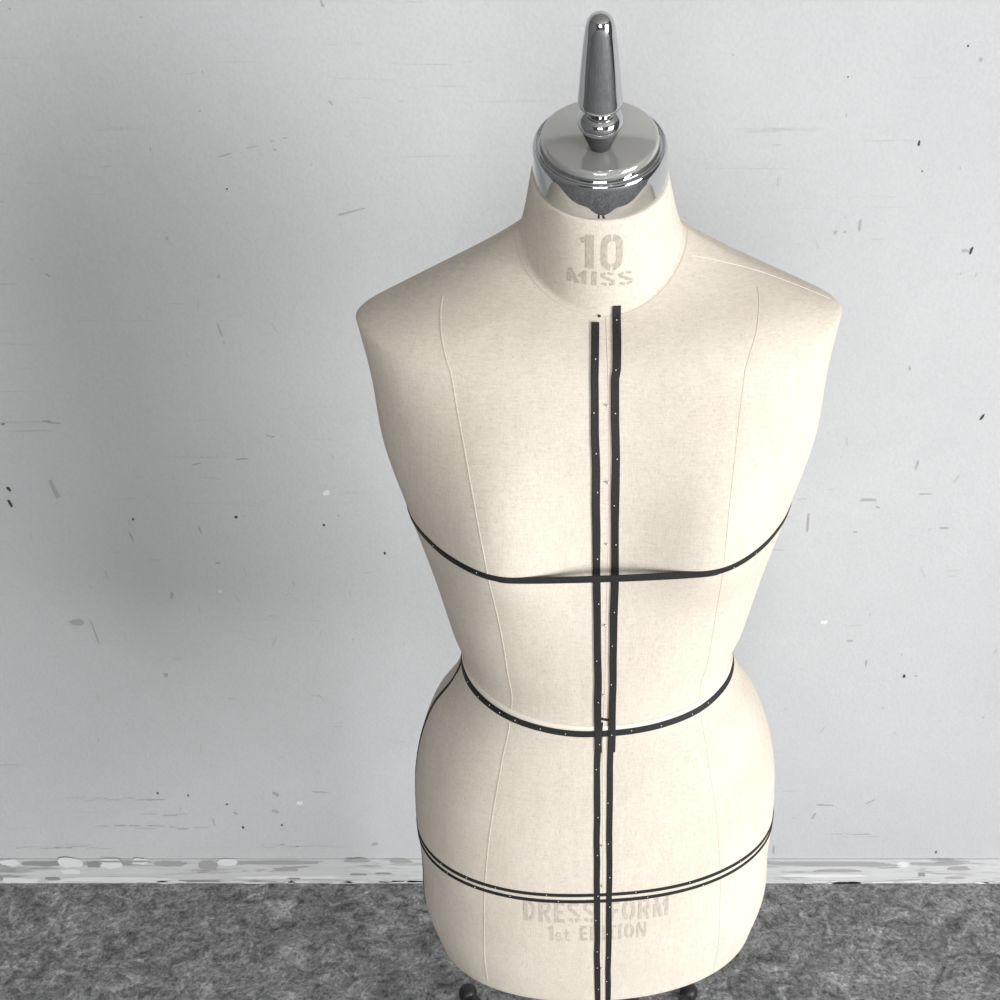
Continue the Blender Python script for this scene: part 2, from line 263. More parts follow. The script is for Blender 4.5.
# white drips of paint along the floor edge
for i in range(60):
    x = rng.uniform(-1.1, .75); bb.flake(3, x, rng.uniform(.001, .006), rng.uniform(.01, .05), rng.uniform(.002, .006), n=10, y=YW - .0040, ragged=.4)
bb.build('baseboard_back')
struct('wall_left', box(XL - .1, XL, YF, YW, 0, H), ROOM)
w = WIN_R
struct('wall_right', join(box(XR, XR + .1, YF, w['y0'], 0, H), box(XR, XR + .1, w['y1'], YW, 0, H),
                          box(XR, XR + .1, w['y0'], w['y1'], 0, w['z0']), box(XR, XR + .1, w['y0'], w['y1'], w['z1'], H)), ROOM)
struct('wall_front', join(box(XL, -.8, YF - .1, YF, 0, H), box(.8, XR, YF - .1, YF, 0, H),
                          box(-.8, .8, YF - .1, YF, 0, .85), box(-.8, .8, YF - .1, YF, 2.35, H)), ROOM)
fr = join(*[box(XR + .02, XR + .06, a, b, c, d) for a, b, c, d in (
    (w['y0'], w['y1'], w['z0'], w['z0'] + .05), (w['y0'], w['y1'], w['z1'] - .05, w['z1']),
    (w['y0'], w['y0'] + .05, w['z0'] + .05, w['z1'] - .05), (w['y1'] - .05, w['y1'], w['z0'] + .05, w['z1'] - .05))])
struct('window_1', fr, WHITE)
struct('fill_window', join(*[box(a, b, YF - .07, YF - .03, c, d) for a, b, c, d in (
    (-.8, .8, .85, .90), (-.8, .8, 2.30, 2.35), (-.8, -.75, .90, 2.30), (.75, .8, .90, 2.30), (-.03, .03, .90, 2.30))]), WHITE)  # unseen window added around the front fill lamp

# ---------------------------------------------------------------- the dress form
form = bpy.data.objects.new('dress_form', None); COL.objects.link(form)
form['label'] = 'linen covered dressmaking form with black style tapes and chrome neck cap before grey wall'
form['category'] = 'dress form'

# surface of the cover: rows u (0 hem, 1 shoulder, 2 neck seam, 3 neck top) by angle
def spl(x,xk,yk):
    # natural-ish cubic hermite (monotone-limited pchip)
    x=np.asarray(x,float);xk=np.asarray(xk,float);yk=np.asarray(yk,float)
    h=np.diff(xk);d=np.diff(yk)/h
    m=np.zeros_like(yk);m[0]=d[0];m[-1]=d[-1]
    for i in range(1,len(xk)-1):
        m[i]=(d[i-1]*h[i]+d[i]*h[i-1])/(h[i-1]+h[i])
    i=np.clip(np.searchsorted(xk,x)-1,0,len(xk)-2)
    t=np.clip((x-xk[i])/h[i],0,1);H=h[i]
    return ((1+2*t)*(1-t)**2)*yk[i]+t*(1-t)**2*H*m[i]+t*t*(3-2*t)*yk[i+1]+t*t*(t-1)*H*m[i+1]
P=dict(
 zk=[.548,.60,.66,.72,.78,.82,.85,.878,.905,.94,1.0,1.065,1.12,1.17,1.215],
 w =[.1685,.1794,.1784,.1798,.1749,.1650,.1525,.134,.1252,.1334,.1468,.1644,.1796,.1845,.1936],
 f =[.108,.112,.115,.115,.111,.106,.101,.096,.095,.096,.097,.100,.101,.095,.082],
 b =[.105,.115,.124,.126,.115,.103,.092,.084,.083,.087,.092,.098,.104,.105,.095],
 n =[2.2,2.25,2.3,2.3,2.3,2.27,2.25,2.2,2.2,2.3,2.35,2.4,2.4,2.4,2.35],
 yc=0., x0=0.0, bA=.026,bx=.088,bz=1.068,bs=.052,
 tipz=.0268, yaw=.0623,
 ns=.063, nfy=-.060, nfz=1.245, nsz=1.2957, nby=.062, nbz=1.305,
 capc=(-.0026,-.030,1.3405), capt=np.radians(28), ntr=.0500)
def section(z,ph,p):
    w=spl(z,p['zk'],p['w']);f=spl(z,p['zk'],p['f']);b=spl(z,p['zk'],p['b']);n=spl(z,p['zk'],p['n'])
    s=np.sin(ph);c=np.cos(ph)
    x=w*np.sign(s)*np.abs(s)**(2/n)
    d=np.where(c>0,f,b)
    y=-d*np.sign(c)*np.abs(c)**(2/n)
    dz=z-p['bz'];g=np.where(dz>0,np.exp(-(dz/.085)**2),np.exp(-(dz/.06)**2))
    bump=(np.exp(-((x-p['bx'])/p['bs'])**2)+np.exp(-((x+p['bx'])/p['bs'])**2))
    y=y-p['bA']*bump*g*np.clip(c*1.6,0,1)
    return np.stack([x,y+p['yc'],z+0*x],-1)
def neckbase(ph,p):
    s=np.sin(ph);c=np.cos(ph)
    x=p['ns']*s
    fy=p['nfy'];by=p['nby'];ym=(fy+by)/2
    y=ym+(fy-by)/2*c
    # z: front nfz, side nsz, back nbz
    z=np.where(c>0,p['nsz']+(p['nfz']-p['nsz'])*np.abs(c)**1.3,p['nsz']+(p['nbz']-p['nsz'])*np.abs(c)**1.3)
    return np.stack([x,y,z],-1)
def necktop(ph,p):
    t=p['capt'];cx=np.array(p['capc']);s=np.sin(ph);c=np.cos(ph)
    fwd=np.array([0,-np.cos(t),-np.sin(t)]);rt=np.array([1.,0,0])
    return cx+p['ntr']*(s[...,None]*rt+c[...,None]*fwd)
ZA=1.205
def surf(u,ph,p=P,world=True):
    """u in [0,1] torso rows bottom..ring A, [1,2] shoulder to neck base, [2,3] neck"""
    u,ph=np.broadcast_arrays(np.asarray(u,float),np.asarray(ph,float))
    z0=p['zk'][0];s2=np.sin(ph)**2
    def torso(u):
        k=np.clip((u-.6)/.4,0,1)
        z=z0+(ZA-z0)*u
        q=section(z,ph,p)
        q[...,2]+=p['tipz']*s2**2*k**2*(1)
        return q
    A=torso(np.minimum(u,1.0))
    A1=torso(np.ones_like(u))
    N=neckbase(ph,p)
    t=np.clip(u-1,0,1)[...,None]
    dist=np.linalg.norm(N-A1,axis=-1)[...,None]
    # sides: a nearly straight shoulder line with a tight corner at the tip
    L=A1+(N-A1)*t
    L[...,2:]+=0.0032*s2[...,None]**2*(1-np.exp(-t*dist/.005))*(1-t)
    L[...,2:]-=0.0065*s2[...,None]*np.sin(np.pi*t)*t
    # front and back: run on smoothly from the chest into the neck seam
    dA=(A1-torso(np.full_like(u,.99)));dA=dA/np.linalg.norm(dA,axis=-1)[...,None]
    Hm=(2*t**3-3*t*t+1)*A1+(t**3-2*t*t+t)*dA*dist*1.1+(3*t*t-2*t**3)*N+(t**3-t*t)*(N-A1)*1.1
    wg=(np.cos(ph)**2)[...,None]**1.0
    wg=np.clip(wg*1.5,0,1)
    L=L*(1-wg)+Hm*wg
    T=necktop(ph,p)
    v=np.clip(u-2,0,1)[...,None]
    e=v*(1.0)
    M=N+(T-N)*e
    cen=(1-e)*np.array([0,(p['nfy']+p['nby'])/2,(p['nfz']+p['nbz'])/2])+e*np.array(p['capc'])
    M=M-(M-cen)*(0.02*np.sin(np.pi*v**.7))
    uu=u[...,None]
    q=np.where(uu<=1,A,np.where(uu<=2,L,M))
    if world:
        q=toworld(q,p)
    return q
def toworld(q,p=P):
    a=p['yaw'];o=q.copy()
    o[...,0]=q[...,0]*np.cos(a)-q[...,1]*np.sin(a)+p['x0']
    o[...,0]+=.0022*np.clip((q[...,2]-.9)/.25,0,1)-.0024*np.clip((.93-q[...,2])/.08,0,1)
    o[...,1]=q[...,0]*np.sin(a)+q[...,1]*np.cos(a)
    return o
TAU = 2 * math.pi
NPH = 192
us = np.concatenate([np.linspace(0, 1, 150), np.linspace(1, 2, 50)[1:], np.linspace(2, 3, 28)[1:]])
ph = np.linspace(0, TAU, NPH, endpoint=False)
G = surf(us[:, None], ph[None, :])
rows = [G[i] for i in range(len(us))]
cb = rows[0].mean(0)
hem = [cb + (rows[0] - cb) * k + np.array([0, 0, dz]) for k, dz in ((.975, .006), (.985, .0006), (.996, -.0006))]
ct0 = np.array([rows[-1].mean(0)])
ring = hem + rows + [ct0 + (rows[-1] - ct0) * k + np.array([0, 0, dz]) for k, dz in ((.992, .0006), (.93, .0004))]
V = np.concatenate(ring); n = NPH; Fc = []
for i in range(len(ring) - 1):
    for k in range(n):
        k2 = (k + 1) % n; Fc.append((i * n + k, i * n + k2, (i + 1) * n + k2, (i + 1) * n + k))
obj('torso', V, Fc, LINEN, form)
# wooden board that closes the underside
bd = [cb + (rows[0] - cb) * .97 + np.array([0, 0, z]) for z in (.004, .016)]
Vb = np.concatenate(bd); Fb = [(k, (k + 1) % n, n + (k + 1) % n, n + k) for k in range(n)] + [tuple(range(n))[::-1], tuple(range(n, 2 * n))]
obj('base_board', Vb, Fb, BLACK, form, smooth=False)

Z0 = P['zk'][0]
def uz(z): return (z - Z0) / (ZA - Z0)
def normal(u, p, e=1e-3):
    a = surf(np.array(u + e), np.array(p)) - surf(np.array(u - e), np.array(p))
    b = surf(np.array(u), np.array(p + e)) - surf(np.array(u), np.array(p - e))
    nn = np.cross(b, a); return nn / np.linalg.norm(nn)
def phi_at_x(u, x):
    """angle on the front of row u where the form-local x equals x"""
    t = np.linspace(-1.5, 1.5, 1201)
    q = surf(np.full_like(t, u), t, world=False)[:, 0]
    return float(np.interp(x, q, t))
def ribbon(name, pts, nrm, width, m, parent, thick=.0006, jit=.0, seed=0, lift=.0002):
    pts = np.array(pts); nrm = np.array(nrm); T = np.gradient(pts, axis=0); T /= np.linalg.norm(T, axis=1)[:, None]
    B = np.cross(nrm, T); B /= np.linalg.norm(B, axis=1)[:, None]
    r = np.random.RandomState(seed); k = len(pts)
    kn = max(3, k // 9); j = np.interp(np.arange(k), np.linspace(0, k - 1, kn), r.uniform(-1, 1, kn)) * jit
    jw = 1 + np.interp(np.arange(k), np.linspace(0, k - 1, kn), r.uniform(-1, 1, kn)) * (.06 if jit else 0)
    pts = pts + B * j[:, None]; V = []; Fc = []
    for i in range(k):
        w_ = width / 2 * jw[i]
        for s, h in ((-1, -.0008), (-1, thick * .7), (-.85, thick), (.85, thick), (1, thick * .7), (1, -.0008)):
            V.append(pts[i] + B[i] * s * w_ + nrm[i] * (h + lift))
    for i in range(k - 1):
        for q in range(5):
            Fc.append((i * 6 + q, (i + 1) * 6 + q, (i + 1) * 6 + q + 1, i * 6 + q + 1))
    Fc += [tuple(range(6)), tuple(range((k - 1) * 6, k * 6))[::-1]]
    return obj(name, V, Fc, m, parent, smooth=False), pts, nrm, B
def path(fn, n_):
    pp = []; nn = []
    for t in np.linspace(0, 1, n_):
        u, p = fn(t); pp.append(surf(np.array(u), np.array(p))); nn.append(normal(u, p))
    return pp, nn
_lens = lathe([(.0005, -.0003), (.0005, .0001), (.0003, .0003), (0, .0004)], 8)
staple_me = None
def staples(parent, pts, nrm, B, ts, seed, width, lift=.0006):
    global staple_me
    import mathutils
    r = np.random.RandomState(seed)
    for t in ts:
        i = int(round(t * (len(pts) - 1)))
        pos = pts[i] + B[i] * r.uniform(-.25, .35) * width + nrm[i] * (lift + .0002)
        if staple_me is None:
            o = obj('staple', _lens[0], _lens[1], STAPLE, parent); staple_me = o.data
        else:
            o = bpy.data.objects.new('staple', staple_me); COL.objects.link(o); o.parent = parent
        o.location = pos; o.rotation_euler = mathutils.Vector(nrm[i]).to_track_quat('Z', 'Y').to_euler()

# --- seams of the cover
def seam(pts_up, wdt=.0009, n_=60, m=SEAM, lift=-.00015):
    a = np.array(pts_up)
    if len(a) > 25:
        for _ in range(6): a[1:-1] = (a[:-2] + 2 * a[1:-1] + a[2:]) / 4
    s = np.concatenate([[0], np.cumsum(np.hypot(np.diff(a[:, 0]), np.diff(a[:, 1]) * .3))]); s /= s[-1]
    pp, nn = path(lambda t: (float(spl(t, s, a[:, 0])), float(spl(t, s, a[:, 1]))), n_)
    ribbon('seam', pp, nn, wdt, m, form, thick=.0004, lift=lift)
seam([(0.0172, -0.6967), (0.0429, -0.6713), (0.0672, -0.6523), (0.0901, -0.6397), (0.1116, -0.6397), (0.1316, -0.6397), (0.1516, -0.6397), (0.1717, -0.6333), (0.1917, -0.627), (0.2117, -0.6143), (0.2303, -0.608), (0.2489, -0.5953), (0.2661, -0.589), (0.2833, -0.5827), (0.3004, -0.5763), (0.3176, -0.57), (0.3333, -0.5637), (0.3491, -0.5573), (0.3648, -0.551), (0.3805, -0.551), (0.3948, -0.551), (0.4092, -0.551), (0.4235, -0.551), (0.4363, -0.551), (0.4506, -0.551), (0.4635, -0.5573), (0.4764, -0.5763), (0.4878, -0.5953), (0.5007, -0.6207), (0.5136, -0.6397), (0.5279, -0.6523), (0.5422, -0.665), (0.5579, -0.6587), (0.5751, -0.6333), (0.5908, -0.6143), (0.6066, -0.6017), (0.6223, -0.5953), (0.6366, -0.5953), (0.6524, -0.5953), (0.6681, -0.589), (0.6853, -0.5827), (0.7024, -0.5827), (0.721, -0.57), (0.7396, -0.5637), (0.7568, -0.551), (0.7725, -0.5447), (0.7854, -0.5447), (0.7983, -0.5383), (0.8097, -0.5383), (0.8212, -0.5383), (0.8326, -0.532), (0.8441, -0.532), (0.8541, -0.532), (0.8641, -0.532), (0.8741, -0.532), (0.8841, -0.5383), (0.8927, -0.5447), (0.9027, -0.551), (0.9127, -0.551), (0.9213, -0.5573), (0.9313, -0.5637), (0.9399, -0.57), (0.9499, -0.57), (0.9585, -0.5763), (0.9685, -0.5763), (0.9785, -0.5763), (0.9871, -0.5827), (0.9971, -0.5827), (1.0403, -0.5827), (1.1074, -0.5953), (1.1812, -0.6207), (1.255, -0.6587), (1.3289, -0.722), (1.396, -0.8107), (1.443, -0.9057), (1.4832, -1.0197), (1.5101, -1.1463)], n_=140, m=LINEN, wdt=.0009, lift=-.0001)
seam([(0.0072, 0.7157), (0.0329, 0.6903), (0.0572, 0.6713), (0.0815, 0.6587), (0.103, 0.6523), (0.123, 0.6587), (0.1431, 0.6587), (0.1645, 0.6523), (0.1845, 0.646), (0.2031, 0.6397), (0.2217, 0.6333), (0.2418, 0.6207), (0.2604, 0.6143), (0.2775, 0.608), (0.2947, 0.6017), (0.3119, 0.5953), (0.329, 0.589), (0.3448, 0.589), (0.3605, 0.589), (0.3763, 0.589), (0.3906, 0.589), (0.4063, 0.589), (0.4206, 0.589), (0.4349, 0.589), (0.4478, 0.6017), (0.4621, 0.6143), (0.4735, 0.6333), (0.4864, 0.6587), (0.4979, 0.6903), (0.5107, 0.7093), (0.525, 0.7283), (0.5393, 0.741), (0.5551, 0.741), (0.5722, 0.7093), (0.5894, 0.684), (0.6052, 0.6713), (0.6209, 0.665), (0.6352, 0.665), (0.6509, 0.6523), (0.6681, 0.6397), (0.6853, 0.6207), (0.7039, 0.6017), (0.7239, 0.57), (0.7425, 0.5447), (0.7611, 0.5257), (0.7754, 0.513), (0.7897, 0.5003), (0.8026, 0.494), (0.814, 0.4813), (0.8269, 0.475), (0.8369, 0.4687), (0.8484, 0.4687), (0.8584, 0.4623), (0.8684, 0.4623), (0.8784, 0.4623), (0.8884, 0.4687), (0.8984, 0.4687), (0.907, 0.475), (0.917, 0.475), (0.927, 0.4813), (0.9371, 0.4813), (0.9456, 0.4877), (0.9557, 0.4877), (0.9642, 0.494), (0.9742, 0.494), (0.9828, 0.5003), (0.9928, 0.5003), (1.0134, 0.5003), (1.0872, 0.513), (1.1611, 0.532), (1.2349, 0.5637), (1.3154, 0.6143), (1.3893, 0.6903), (1.4497, 0.7917), (1.4966, 0.9057), (1.5235, 1.0323), (1.5369, 1.1653)], n_=140, m=SEAM, wdt=.0005)
seam([(1.0805, 1.4693), (1.2752, 1.463), (1.5302, 1.444), (1.7718, 1.3237), (1.9329, 1.216)], n_=60, m=SEAML, wdt=.0008)
for sgn in (-1, 1):
    seam([(.003, 1.5 * sgn), (.35, 1.5 * sgn), (.55, 1.5 * sgn), (.80, 1.5 * sgn), (.98, 1.5 * sgn)], n_=60)
seam([(1.975, -1.55), (1.965, -1.0), (1.972, -.5), (1.98, 0.0), (1.98, .5), (1.975, 1.0), (1.97, 1.55)], n_=90, wdt=.0010)
seam([(.003, .0), (.3, .0), (.6, .0), (.9, .0), (1.3, .0), (1.7, .0), (1.97, .0)], n_=90, wdt=.0008)

# --- style tapes
def level(zf, wdt, seed, span, n_=220, bridge=False, jit=.0005):
    t = np.linspace(span[0], span[1], n_)
    u = np.array([uz(zf(p)) for p in t]); pp = surf(u, t); nn = np.array([normal(a, b) for a, b in zip(u, t)])
    if bridge:                                  # the tape is stretched straight from bust point to bust point
        cen = pp.mean(0)
        front = [i for i in range(n_) if abs(t[i]) < 1.2]
        hull = []
        for i in front:
            while len(hull) >= 2:
                a, b, c = pp[hull[-2]], pp[hull[-1]], pp[i]
                if (b[0] - a[0]) * (c[1] - a[1]) - (b[1] - a[1]) * (c[0] - a[0]) <= 0: hull.pop()
                else: break
            hull.append(i)
        hx = [pp[i][0] for i in hull]; hy = [pp[i][1] for i in hull]
        for i in front: pp[i][1] = min(pp[i][1], np.interp(pp[i][0], hx, hy))
        for i in front:
            if abs(t[i]) < .5: nn[i] = nn[i] * .2 + np.array([P['yaw'], -1, .0]) * .8; nn[i] /= np.linalg.norm(nn[i])
    o, q, nr, B = ribbon('style_tape', pp, nn, wdt, TAPE, form, jit=jit, seed=seed)
    return o, q, nr, B
def frac(span, ps): return [(p - span[0]) / (span[1] - span[0]) for p in ps]
FULL = (-math.pi, math.pi)
o, q, nr, B = level(lambda p: 1.0505 + .0115 * math.sin(min(abs(p), 1.57)) ** 2, .0058, 3, FULL, bridge=True)
staples(o, q, nr, B, frac(FULL, [-.95, -.62, .60, .75]), 1, .005)
o, q, nr, B = level(lambda p: .880 + (.021 if p < 0 else .015) * math.sin(min(abs(p), 1.57)) ** 2, .0060, 4, FULL)
staples(o, q, nr, B, frac(FULL, [-1.2, -.98, -.86, -.72, -.58, -.40, -.22, .16, .36, .62, .8]), 2, .005)
o, q, nr, B = level(lambda p: .7055 + .005 * math.sin(min(abs(p), 1.57)) ** 2, .0036, 5, FULL, jit=.0003)
staples(o, q, nr, B, frac(FULL, [-.95, -.73, -.52, -.25, .12, .42, .8]), 3, .003)
o, q, nr, B = level(lambda p: .6975 + .005 * math.sin(min(abs(p), 1.57)) ** 2, .0036, 6, FULL, jit=.0003)
staples(o, q, nr, B, frac(FULL, [-.90, -.68, -.45, -.18, .2, .5]), 4, .003)
def vertical(u0, u1, xf, wdt, seed, n_, lift, jit=.00035):
    def fn(t):
        u = u0 + (u1 - u0) * t
        return u, phi_at_x(u, xf(u))
    pp, nn = path(fn, n_)
    pp = np.array(pp); nn = np.array(nn)
    s_ = np.concatenate([[0], np.cumsum(np.linalg.norm(np.diff(pp, axis=0), axis=1))]); e_ = np.linspace(0, s_[-1], n_)
    pp = np.stack([np.interp(e_, s_, pp[:, k]) for k in range(3)], 1); nn = np.stack([np.interp(e_, s_, nn[:, k]) for k in range(3)], 1)
    # the tape bridges the hollow at the bust line
    return ribbon('style_tape', pp, nn, wdt, TAPE, form, jit=jit, seed=seed, lift=lift)
def xk(us_, xs_): return lambda u: float(np.interp(u, us_, xs_))
o, q, nr, B = vertical(0.001, 0.5236, xk([0.0129, 0.1001, 0.2303, 0.3562, 0.4664, 0.5236], [-0.0047, -0.00542, -0.00574, -0.00555, -0.00438, -0.00345]), 0.0056, 22, 140, 0.0002)
staples(o, q, nr, B, [0.06, 0.16, 0.23, 0.36, 0.45, 0.6, 0.72, 0.86], 22, .005, 0.0007999999999999999)
o, q, nr, B = vertical(0.001, 0.5236, xk([0.0114, 0.1001, 0.2289, 0.3562, 0.4649, 0.5236], [0.00609, 0.00542, 0.00574, 0.00555, 0.00694, 0.00746]), 0.0052, 24, 140, 0.0002)
staples(o, q, nr, B, [0.09, 0.2, 0.3, 0.41, 0.52, 0.63, 0.76, 0.92], 24, .005, 0.0007999999999999999)
o, q, nr, B = vertical(0.4778, 1.8859, xk([0.4778, 0.5036, 0.6266, 0.7554, 0.8612, 0.9557, 1.1275, 1.8859], [-0.00412, -0.00472, -0.00709, -0.0088, -0.01004, -0.01039, -0.01003, -0.00814]), 0.006, 21, 140, 0.0008)
staples(o, q, nr, B, [0.02, 0.14, 0.25, 0.4, 0.52, 0.67, 0.75, 0.83, 0.93], 21, .005, 0.0014)
o, q, nr, B = vertical(0.4778, 2.0886, xk([0.4778, 0.5021, 0.6252, 0.7539, 0.8612, 0.9557, 1.1208, 2.0886], [0.00768, 0.00789, 0.00584, 0.00573, 0.00468, 0.00483, 0.00651, 0.00788]), 0.0062, 23, 140, 0.0008)
staples(o, q, nr, B, [0.04, 0.18, 0.28, 0.37, 0.53, 0.62, 0.71, 0.8, 0.88, 0.97], 23, .005, 0.0014)

# short cut end of tape beside the waist crossing
u0 = uz(.897)
pp, nn = path(lambda t: (u0 - .004 * t, phi_at_x(u0, -.0045 + .0085 * t)), 6)
ribbon('style_tape', pp, nn, .0022, TAPE, form, lift=.0004)
# tape down the left side seam below the waist
pp, nn = path(lambda t: (.535 - .53 * t, -1.50 - .06 * math.sin(math.pi * min(t * 1.6, 1)) ), 90)
ribbon('style_tape', pp, nn, .0042, TAPE, form, jit=.0004, seed=11)

t_ = np.linspace(-math.pi, math.pi, 200)
zw = [.8862 + (.021 if p < 0 else .015) * math.sin(min(abs(p), 1.57)) ** 2 for p in t_]
o = ribbon('waist_seam', [surf(np.array(uz(z)), np.array(p)) for z, p in zip(zw, t_)], [normal(uz(z), p) for z, p in zip(zw, t_)], .0040, SEAML, form, thick=.0005)[0]
o['label'] = 'pale turned edge along the waist tape'
# --- small pins in the centre front seam
pin_me = None
for i, z in enumerate((1.186, 1.128, 1.075, .995, .922, .765, .717, .602)):
    u = uz(z) if z < 1.1 else uz(z); p = phi_at_x(u, .0032 - .004); c = surf(np.array(u), np.array(p)); nn = normal(u, p)
    if pin_me is None:
        pv, pf = lathe([(.0005, -.001), (.0005, .0010), (.0009, .0012), (.0010, .0017), (.0006, .0021), (0, .0022)], 10)
        o = obj('pin', pv, pf, STEEL, form); pin_me = o.data
    else:
        o = bpy.data.objects.new('pin', pin_me); COL.objects.link(o); o.parent = form
    import mathutils
    o.location = c; o.rotation_euler = mathutils.Vector(nn + np.array([-.3, 0, .3])).to_track_quat('Z', 'Y').to_euler()
u, p = 1.985, phi_at_x(1.985, -.005)
pv, pf = lathe([(.0008, -.001), (.0012, .0004), (.0008, .0010), (0, .0011)], 10)
o = obj('pin', pv, pf, BLACK, form); o['label'] = 'small dark tack at the neck seam'
o.location = surf(np.array(u), np.array(p)); o.rotation_euler = mathutils.Vector(normal(u, p)).to_track_quat('Z', 'Y').to_euler()

# --- stencilled lettering, laid along the cloth
def arc(cx, cy, rx, ry, a0, a1, n_=12):
    return [(cx + rx * math.cos(math.radians(a0 + (a1 - a0) * i / n_)), cy + ry * math.sin(math.radians(a0 + (a1 - a0) * i / n_))) for i in range(n_ + 1)]
# each letter: strokes in a box 0..w by 0..1, (points, thickness)
def LT(ch):
    T = .22
    if ch == '1': return .42, [([(.30, 0), (.30, 1)], .26), ([(.02, .80), (.17, .86), (.30, .92)], .15)]
    if ch == '0': return .72, [(arc(.36, .72, .245, .22, 100, 180) + arc(.36, .28, .245, .22, 180, 260), .20), (arc(.36, .28, .245, .22, 280, 360) + arc(.36, .72, .245, .22, 0, 80), .20)]
    if ch == 'M': return .98, [([(.10, .0), (.10, .62)], .18), ([(.12, .98), (.47, .0)], .21), ([(.55, .52), (.86, .98)], .15), ([(.78, .0), (.78, .80)], .19)]
    if ch == 'I': return .30, [([(.15, 0), (.15, 1)], .22)]
    if ch == 'S': return .74, [(arc(.36, .74, .26, .17, 25, 95), .17), (arc(.36, .74, .26, .17, 115, 265) + arc(.38, .26, .26, .17, 85, 10), .17), (arc(.38, .26, .26, .17, -10, -80), .17), (arc(.36, .26, .26, .17, -100, -160), .17)]
    if ch == 'D': return .72, [([(.13, 0), (.13, 1)], T), (arc(.30, .5, .30, .41, -88, 88, 18), .19)]
    if ch == 'R': return .74, [([(.13, 0), (.13, 1)], T), ([(.28, .91), (.40, .91)] + arc(.42, .70, .19, .21, 90, -90) + [(.30, .49)], .17), ([(.38, .42), (.62, .0)], .2)]
    if ch == 'E': return .62, [([(.13, 0), (.13, 1)], T), ([(.28, .91), (.58, .91)], .17), ([(.28, .5), (.52, .5)], .16), ([(.28, .09), (.58, .09)], .17)]
    if ch == 'F': return .60, [([(.13, 0), (.13, 1)], T), ([(.28, .91), (.58, .91)], .17), ([(.28, .5), (.52, .5)], .16)]
    if ch == 'O': return .76, [(arc(.38, .5, .27, .42, 105, 255, 16), .2), (arc(.38, .5, .27, .42, -75, 75, 16), .2)]
    if ch == 'T': return .64, [([(.32, 0), (.32, .80)], .21), ([(.02, .91), (.62, .91)], .16)]
    if ch == 'N': return .80, [([(.11, 0), (.11, .85)], .17), ([(.14, .98), (.66, .02)], .2), ([(.69, .15), (.69, 1)], .17)]
    if ch == 's': return .50, [(arc(.24, .40, .17, .12, 20, 270) + arc(.25, .15, .17, .12, 90, -160), .09)]
    if ch == 't': return .42, [([(.18, .78), (.18, .14), (.24, .06), (.36, .06)], .10), ([(.02, .54), (.36, .54)], .09)]
    return .45, []
def text_mesh(s, gap=.14, asp=1.0):
    V = []; Fc = []; x = 0
    for ch in s:
        w_, strokes = LT(ch)
        for pts, th in strokes:
            q = [np.array(p, float) for p in pts]; d = []
            for a, b in zip(q[:-1], q[1:]):
                m_ = max(1, int(np.linalg.norm(b - a) / .08)); d += [a + (b - a) * i / m_ for i in range(m_)]
            d.append(q[-1]); d = np.array(d); T = np.gradient(d, axis=0); T /= np.linalg.norm(T, axis=1)[:, None] + 1e-9
            N = np.stack([-T[:, 1], T[:, 0]], 1); o0 = len(V); K = 4
            for i in range(len(d)):
                for j in range(K + 1): V.append(((d[i] + N[i] * th * (j / K - .5))[0] + x, (d[i] + N[i] * th * (j / K - .5))[1]))
            for i in range(len(d) - 1):
                for j in range(K):
                    a = o0 + i * (K + 1) + j; Fc.append((a, a + 1, a + K + 2, a + K + 1))
        x += w_ + gap
    V = np.array(V); V[:, 0] -= (x - gap) / 2
    return V, Fc, x - gap
def stencil(s, width, m, mapper, gap=.14, label=None):
    V2, Fc, tot = text_mesh(s, gap); V2 = V2.copy(); V2[:, 0] *= width / tot
    out = [mapper(a, b) for a, b in V2]
    o = obj('stencil_lettering', out, Fc, m, form)
    # face outwards
    return o
def neck_map(u0, u1, x0, bow=0.0):
    def f(a, b):
        u = u0 + (u1 - u0) * b - bow * (a / .026) ** 2; p = phi_at_x(u, x0 + a)
        return surf(np.array(u), np.array(p)) + normal(u, p) * .00025
    return f
def body_map(z0, z1, x0):
    def f(a, b):
        u = uz(z0 + (z1 - z0) * b); p = phi_at_x(u, x0 + a)
        return surf(np.array(u), np.array(p)) + normal(u, p) * .00025
    return f
n1 = stencil('10', 0.0305, INK, neck_map(2.494, 2.861, -0.0038, .03), gap=.22)
n2 = stencil('MISS', 0.0483, INK, neck_map(2.316, 2.468, -0.0041, .055), gap=.10)
n3 = stencil('DRESS FORM', 0.1384, INKF, body_map(0.6692, 0.6974, -0.0054), gap=.13)
n4 = stencil('1st EDITION', 0.0941, INKF, body_map(0.6439, 0.6645, -0.0053), gap=.16)


# --- chrome neck cap and finial
ct = P['capt']; ax = np.array([0, -math.sin(ct), math.cos(ct)]); cc = np.array(P['capc'])
cc = toworld(cc[None].copy())[0] + ax * .0042
HK = 1.12
prof = [(.0465, -.004), (.0484, -.004), (.0488, -.0030), (.0476, .0168), (.0476, .0182), (.0472, .0198), (.0465, .0209), (.0457, .0213), (.0449, .0209), (.0440, .0200),
        (.0428, .0198), (.0420, .0208), (.0416, .0230)]
v, f = lathe([(r, h * HK) for r, h in prof], 128, cc, ax)
capo = obj('neck_cap', v, f, CHROME, form); capo['label'] = 'chrome neck cap band'
R = .0416; dome = .0022
prof = [(.0416, .0215), (.0416, .0246), (.0411, .0262), (.0400, .0270), (.0386, .0272)] + [(.0386 * math.cos(math.pi / 2 * i / 12) , .0272 + dome * (1 - (math.cos(math.pi / 2 * i / 12)) ** 2)) for i in range(1, 13)]
v, f = lathe([(r, h * HK) for r, h in prof], 128, cc, ax)
po = obj('cap_plate', v, f, PLATE, capo); po['label'] = 'polished metal disc top'
hb = .0272 * HK + dome - .0006
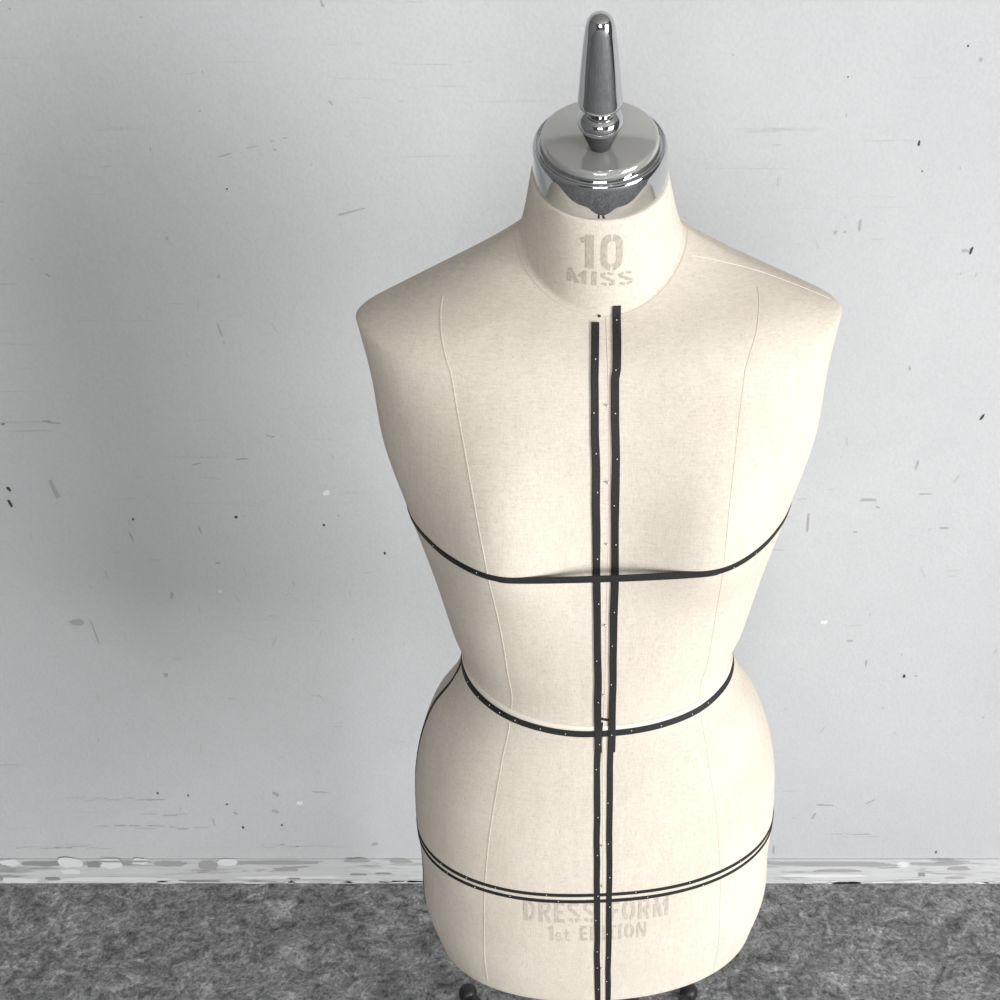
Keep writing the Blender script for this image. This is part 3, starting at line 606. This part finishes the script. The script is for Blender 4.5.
fwd = np.array([0, -math.cos(ct), -math.sin(ct)])
fp = [(0, 0), (.0058, 0), (.0063, .0006), (.0074, .0040), (.0094, .0085), (.0115, .0125), (.0142, .0152), (.0154, .0182), (.0156, .0205), (.0146, .0238), (.0118, .0268), (.0080, .0290), (.0063, .0303), (.0066, .0314),
      (.0115, .0320), (.0140, .0334), (.0149, .0355), (.0150, .0380), (.0144, .0440), (.0131, .0590), (.0116, .0740), (.0102, .0860), (.0091, .0935), (.0071, .0985), (.0040, .1010), (0, .1018)]
v, f = lathe([(r, h * .935 + .003) for r, h in smooth_profile(fp, 6) if h > .0150], 72, cc + ax * hb + fwd * .0155, ax)
fo = obj('finial', v, f, CHROME, capo); fo['label'] = 'tapered chrome finial knob'
v, f = lathe([(0, 0), (.0066, 0), (.0072, .0006), (.0140, .0176), (.0120, .0186), (0, .0190)], 72, cc + ax * hb + fwd * .0155, ax)
f2 = obj('finial_reflection', v, f, REFL_GREY, capo); f2['label'] = 'dark grey cone standing in for the reflection of the finial'  # solid dark cone in place of the finial's reflection in the disc

# --- stand: pole, star base, casters
px, py = (0.009, 0.03)
v, f = lathe([(.0, .07), (.022, .07), (.022, .40), (.0165, .405), (.0165, .556)], 32, (px, py, 0)); obj('pole', v, f, CHROME, form)
v, f = lathe([(.0, .36), (.034, .36), (.039, .364), (.040, .372), (.040, .418), (.037, .4225), (.0, .4225)], 40, (px, py, 0)); clamp = obj('height_clamp', v, f, BLACK, form)
v, f = lathe(smooth_profile([(0, 0), (.006, 0), (.0065, .01), (.0065, .040), (.0055, .046), (0, .047)], 4), 20, (px + .036, py - .004, .408), (1, -.1, .05)); obj('clamp_lever', v, f, CHROME, clamp)
v, f = lathe(smooth_profile([(0, .018), (.045, .019), (.058, .030), (.056, .052), (.040, .070), (.030, .10), (.0225, .12)], 4), 40, (px, py, 0)); obj('base_hub', v, f, BLACK, form)
leg_angles = [(-0.6508, 0.353), (0.4411, 0.3126), (1.75, 0.31), (3.0, 0.31), (-1.95, 0.31)]
for ang, L in leg_angles:
    d = np.array([math.sin(ang), math.cos(ang), 0]); s = np.array([d[1], -d[0], 0]); k = 14; V = []; Fc = []
    for i in range(k + 1):
        t = i / k; r = .035 + (L - .035) * t
        wd = .018 - .010 * t; ht = .010 - .005 * t; zc = .034 - .018 * t
        for q in range(12):
            th = TAU * q / 12
            V.append(np.array([px, py, zc]) + d * r + s * wd * math.copysign(abs(math.cos(th)) ** .7, math.cos(th)) + np.array([0, 0, ht]) * math.copysign(abs(math.sin(th)) ** .7, math.sin(th)))
    for i in range(k):
        for q in range(12): Fc.append((i * 12 + q, i * 12 + (q + 1) % 12, (i + 1) * 12 + (q + 1) % 12, (i + 1) * 12 + q))
    Fc += [tuple(range(12)), tuple(range(k * 12, k * 12 + 12))[::-1]]
    leg = obj('leg', V, Fc, BLACK, form)
    e = np.array([px, py, 0]) + d * L
    v, f = lathe(smooth_profile([(0, .0), (.007, .0010), (.0123, .0060), (.0142, .0140), (.0123, .0220), (.007, .0268), (0, .0280)], 5), 32, tuple(e)); 
    cast = obj('caster', v, f, RUBBER, leg)
bpy.context.view_layer.update()
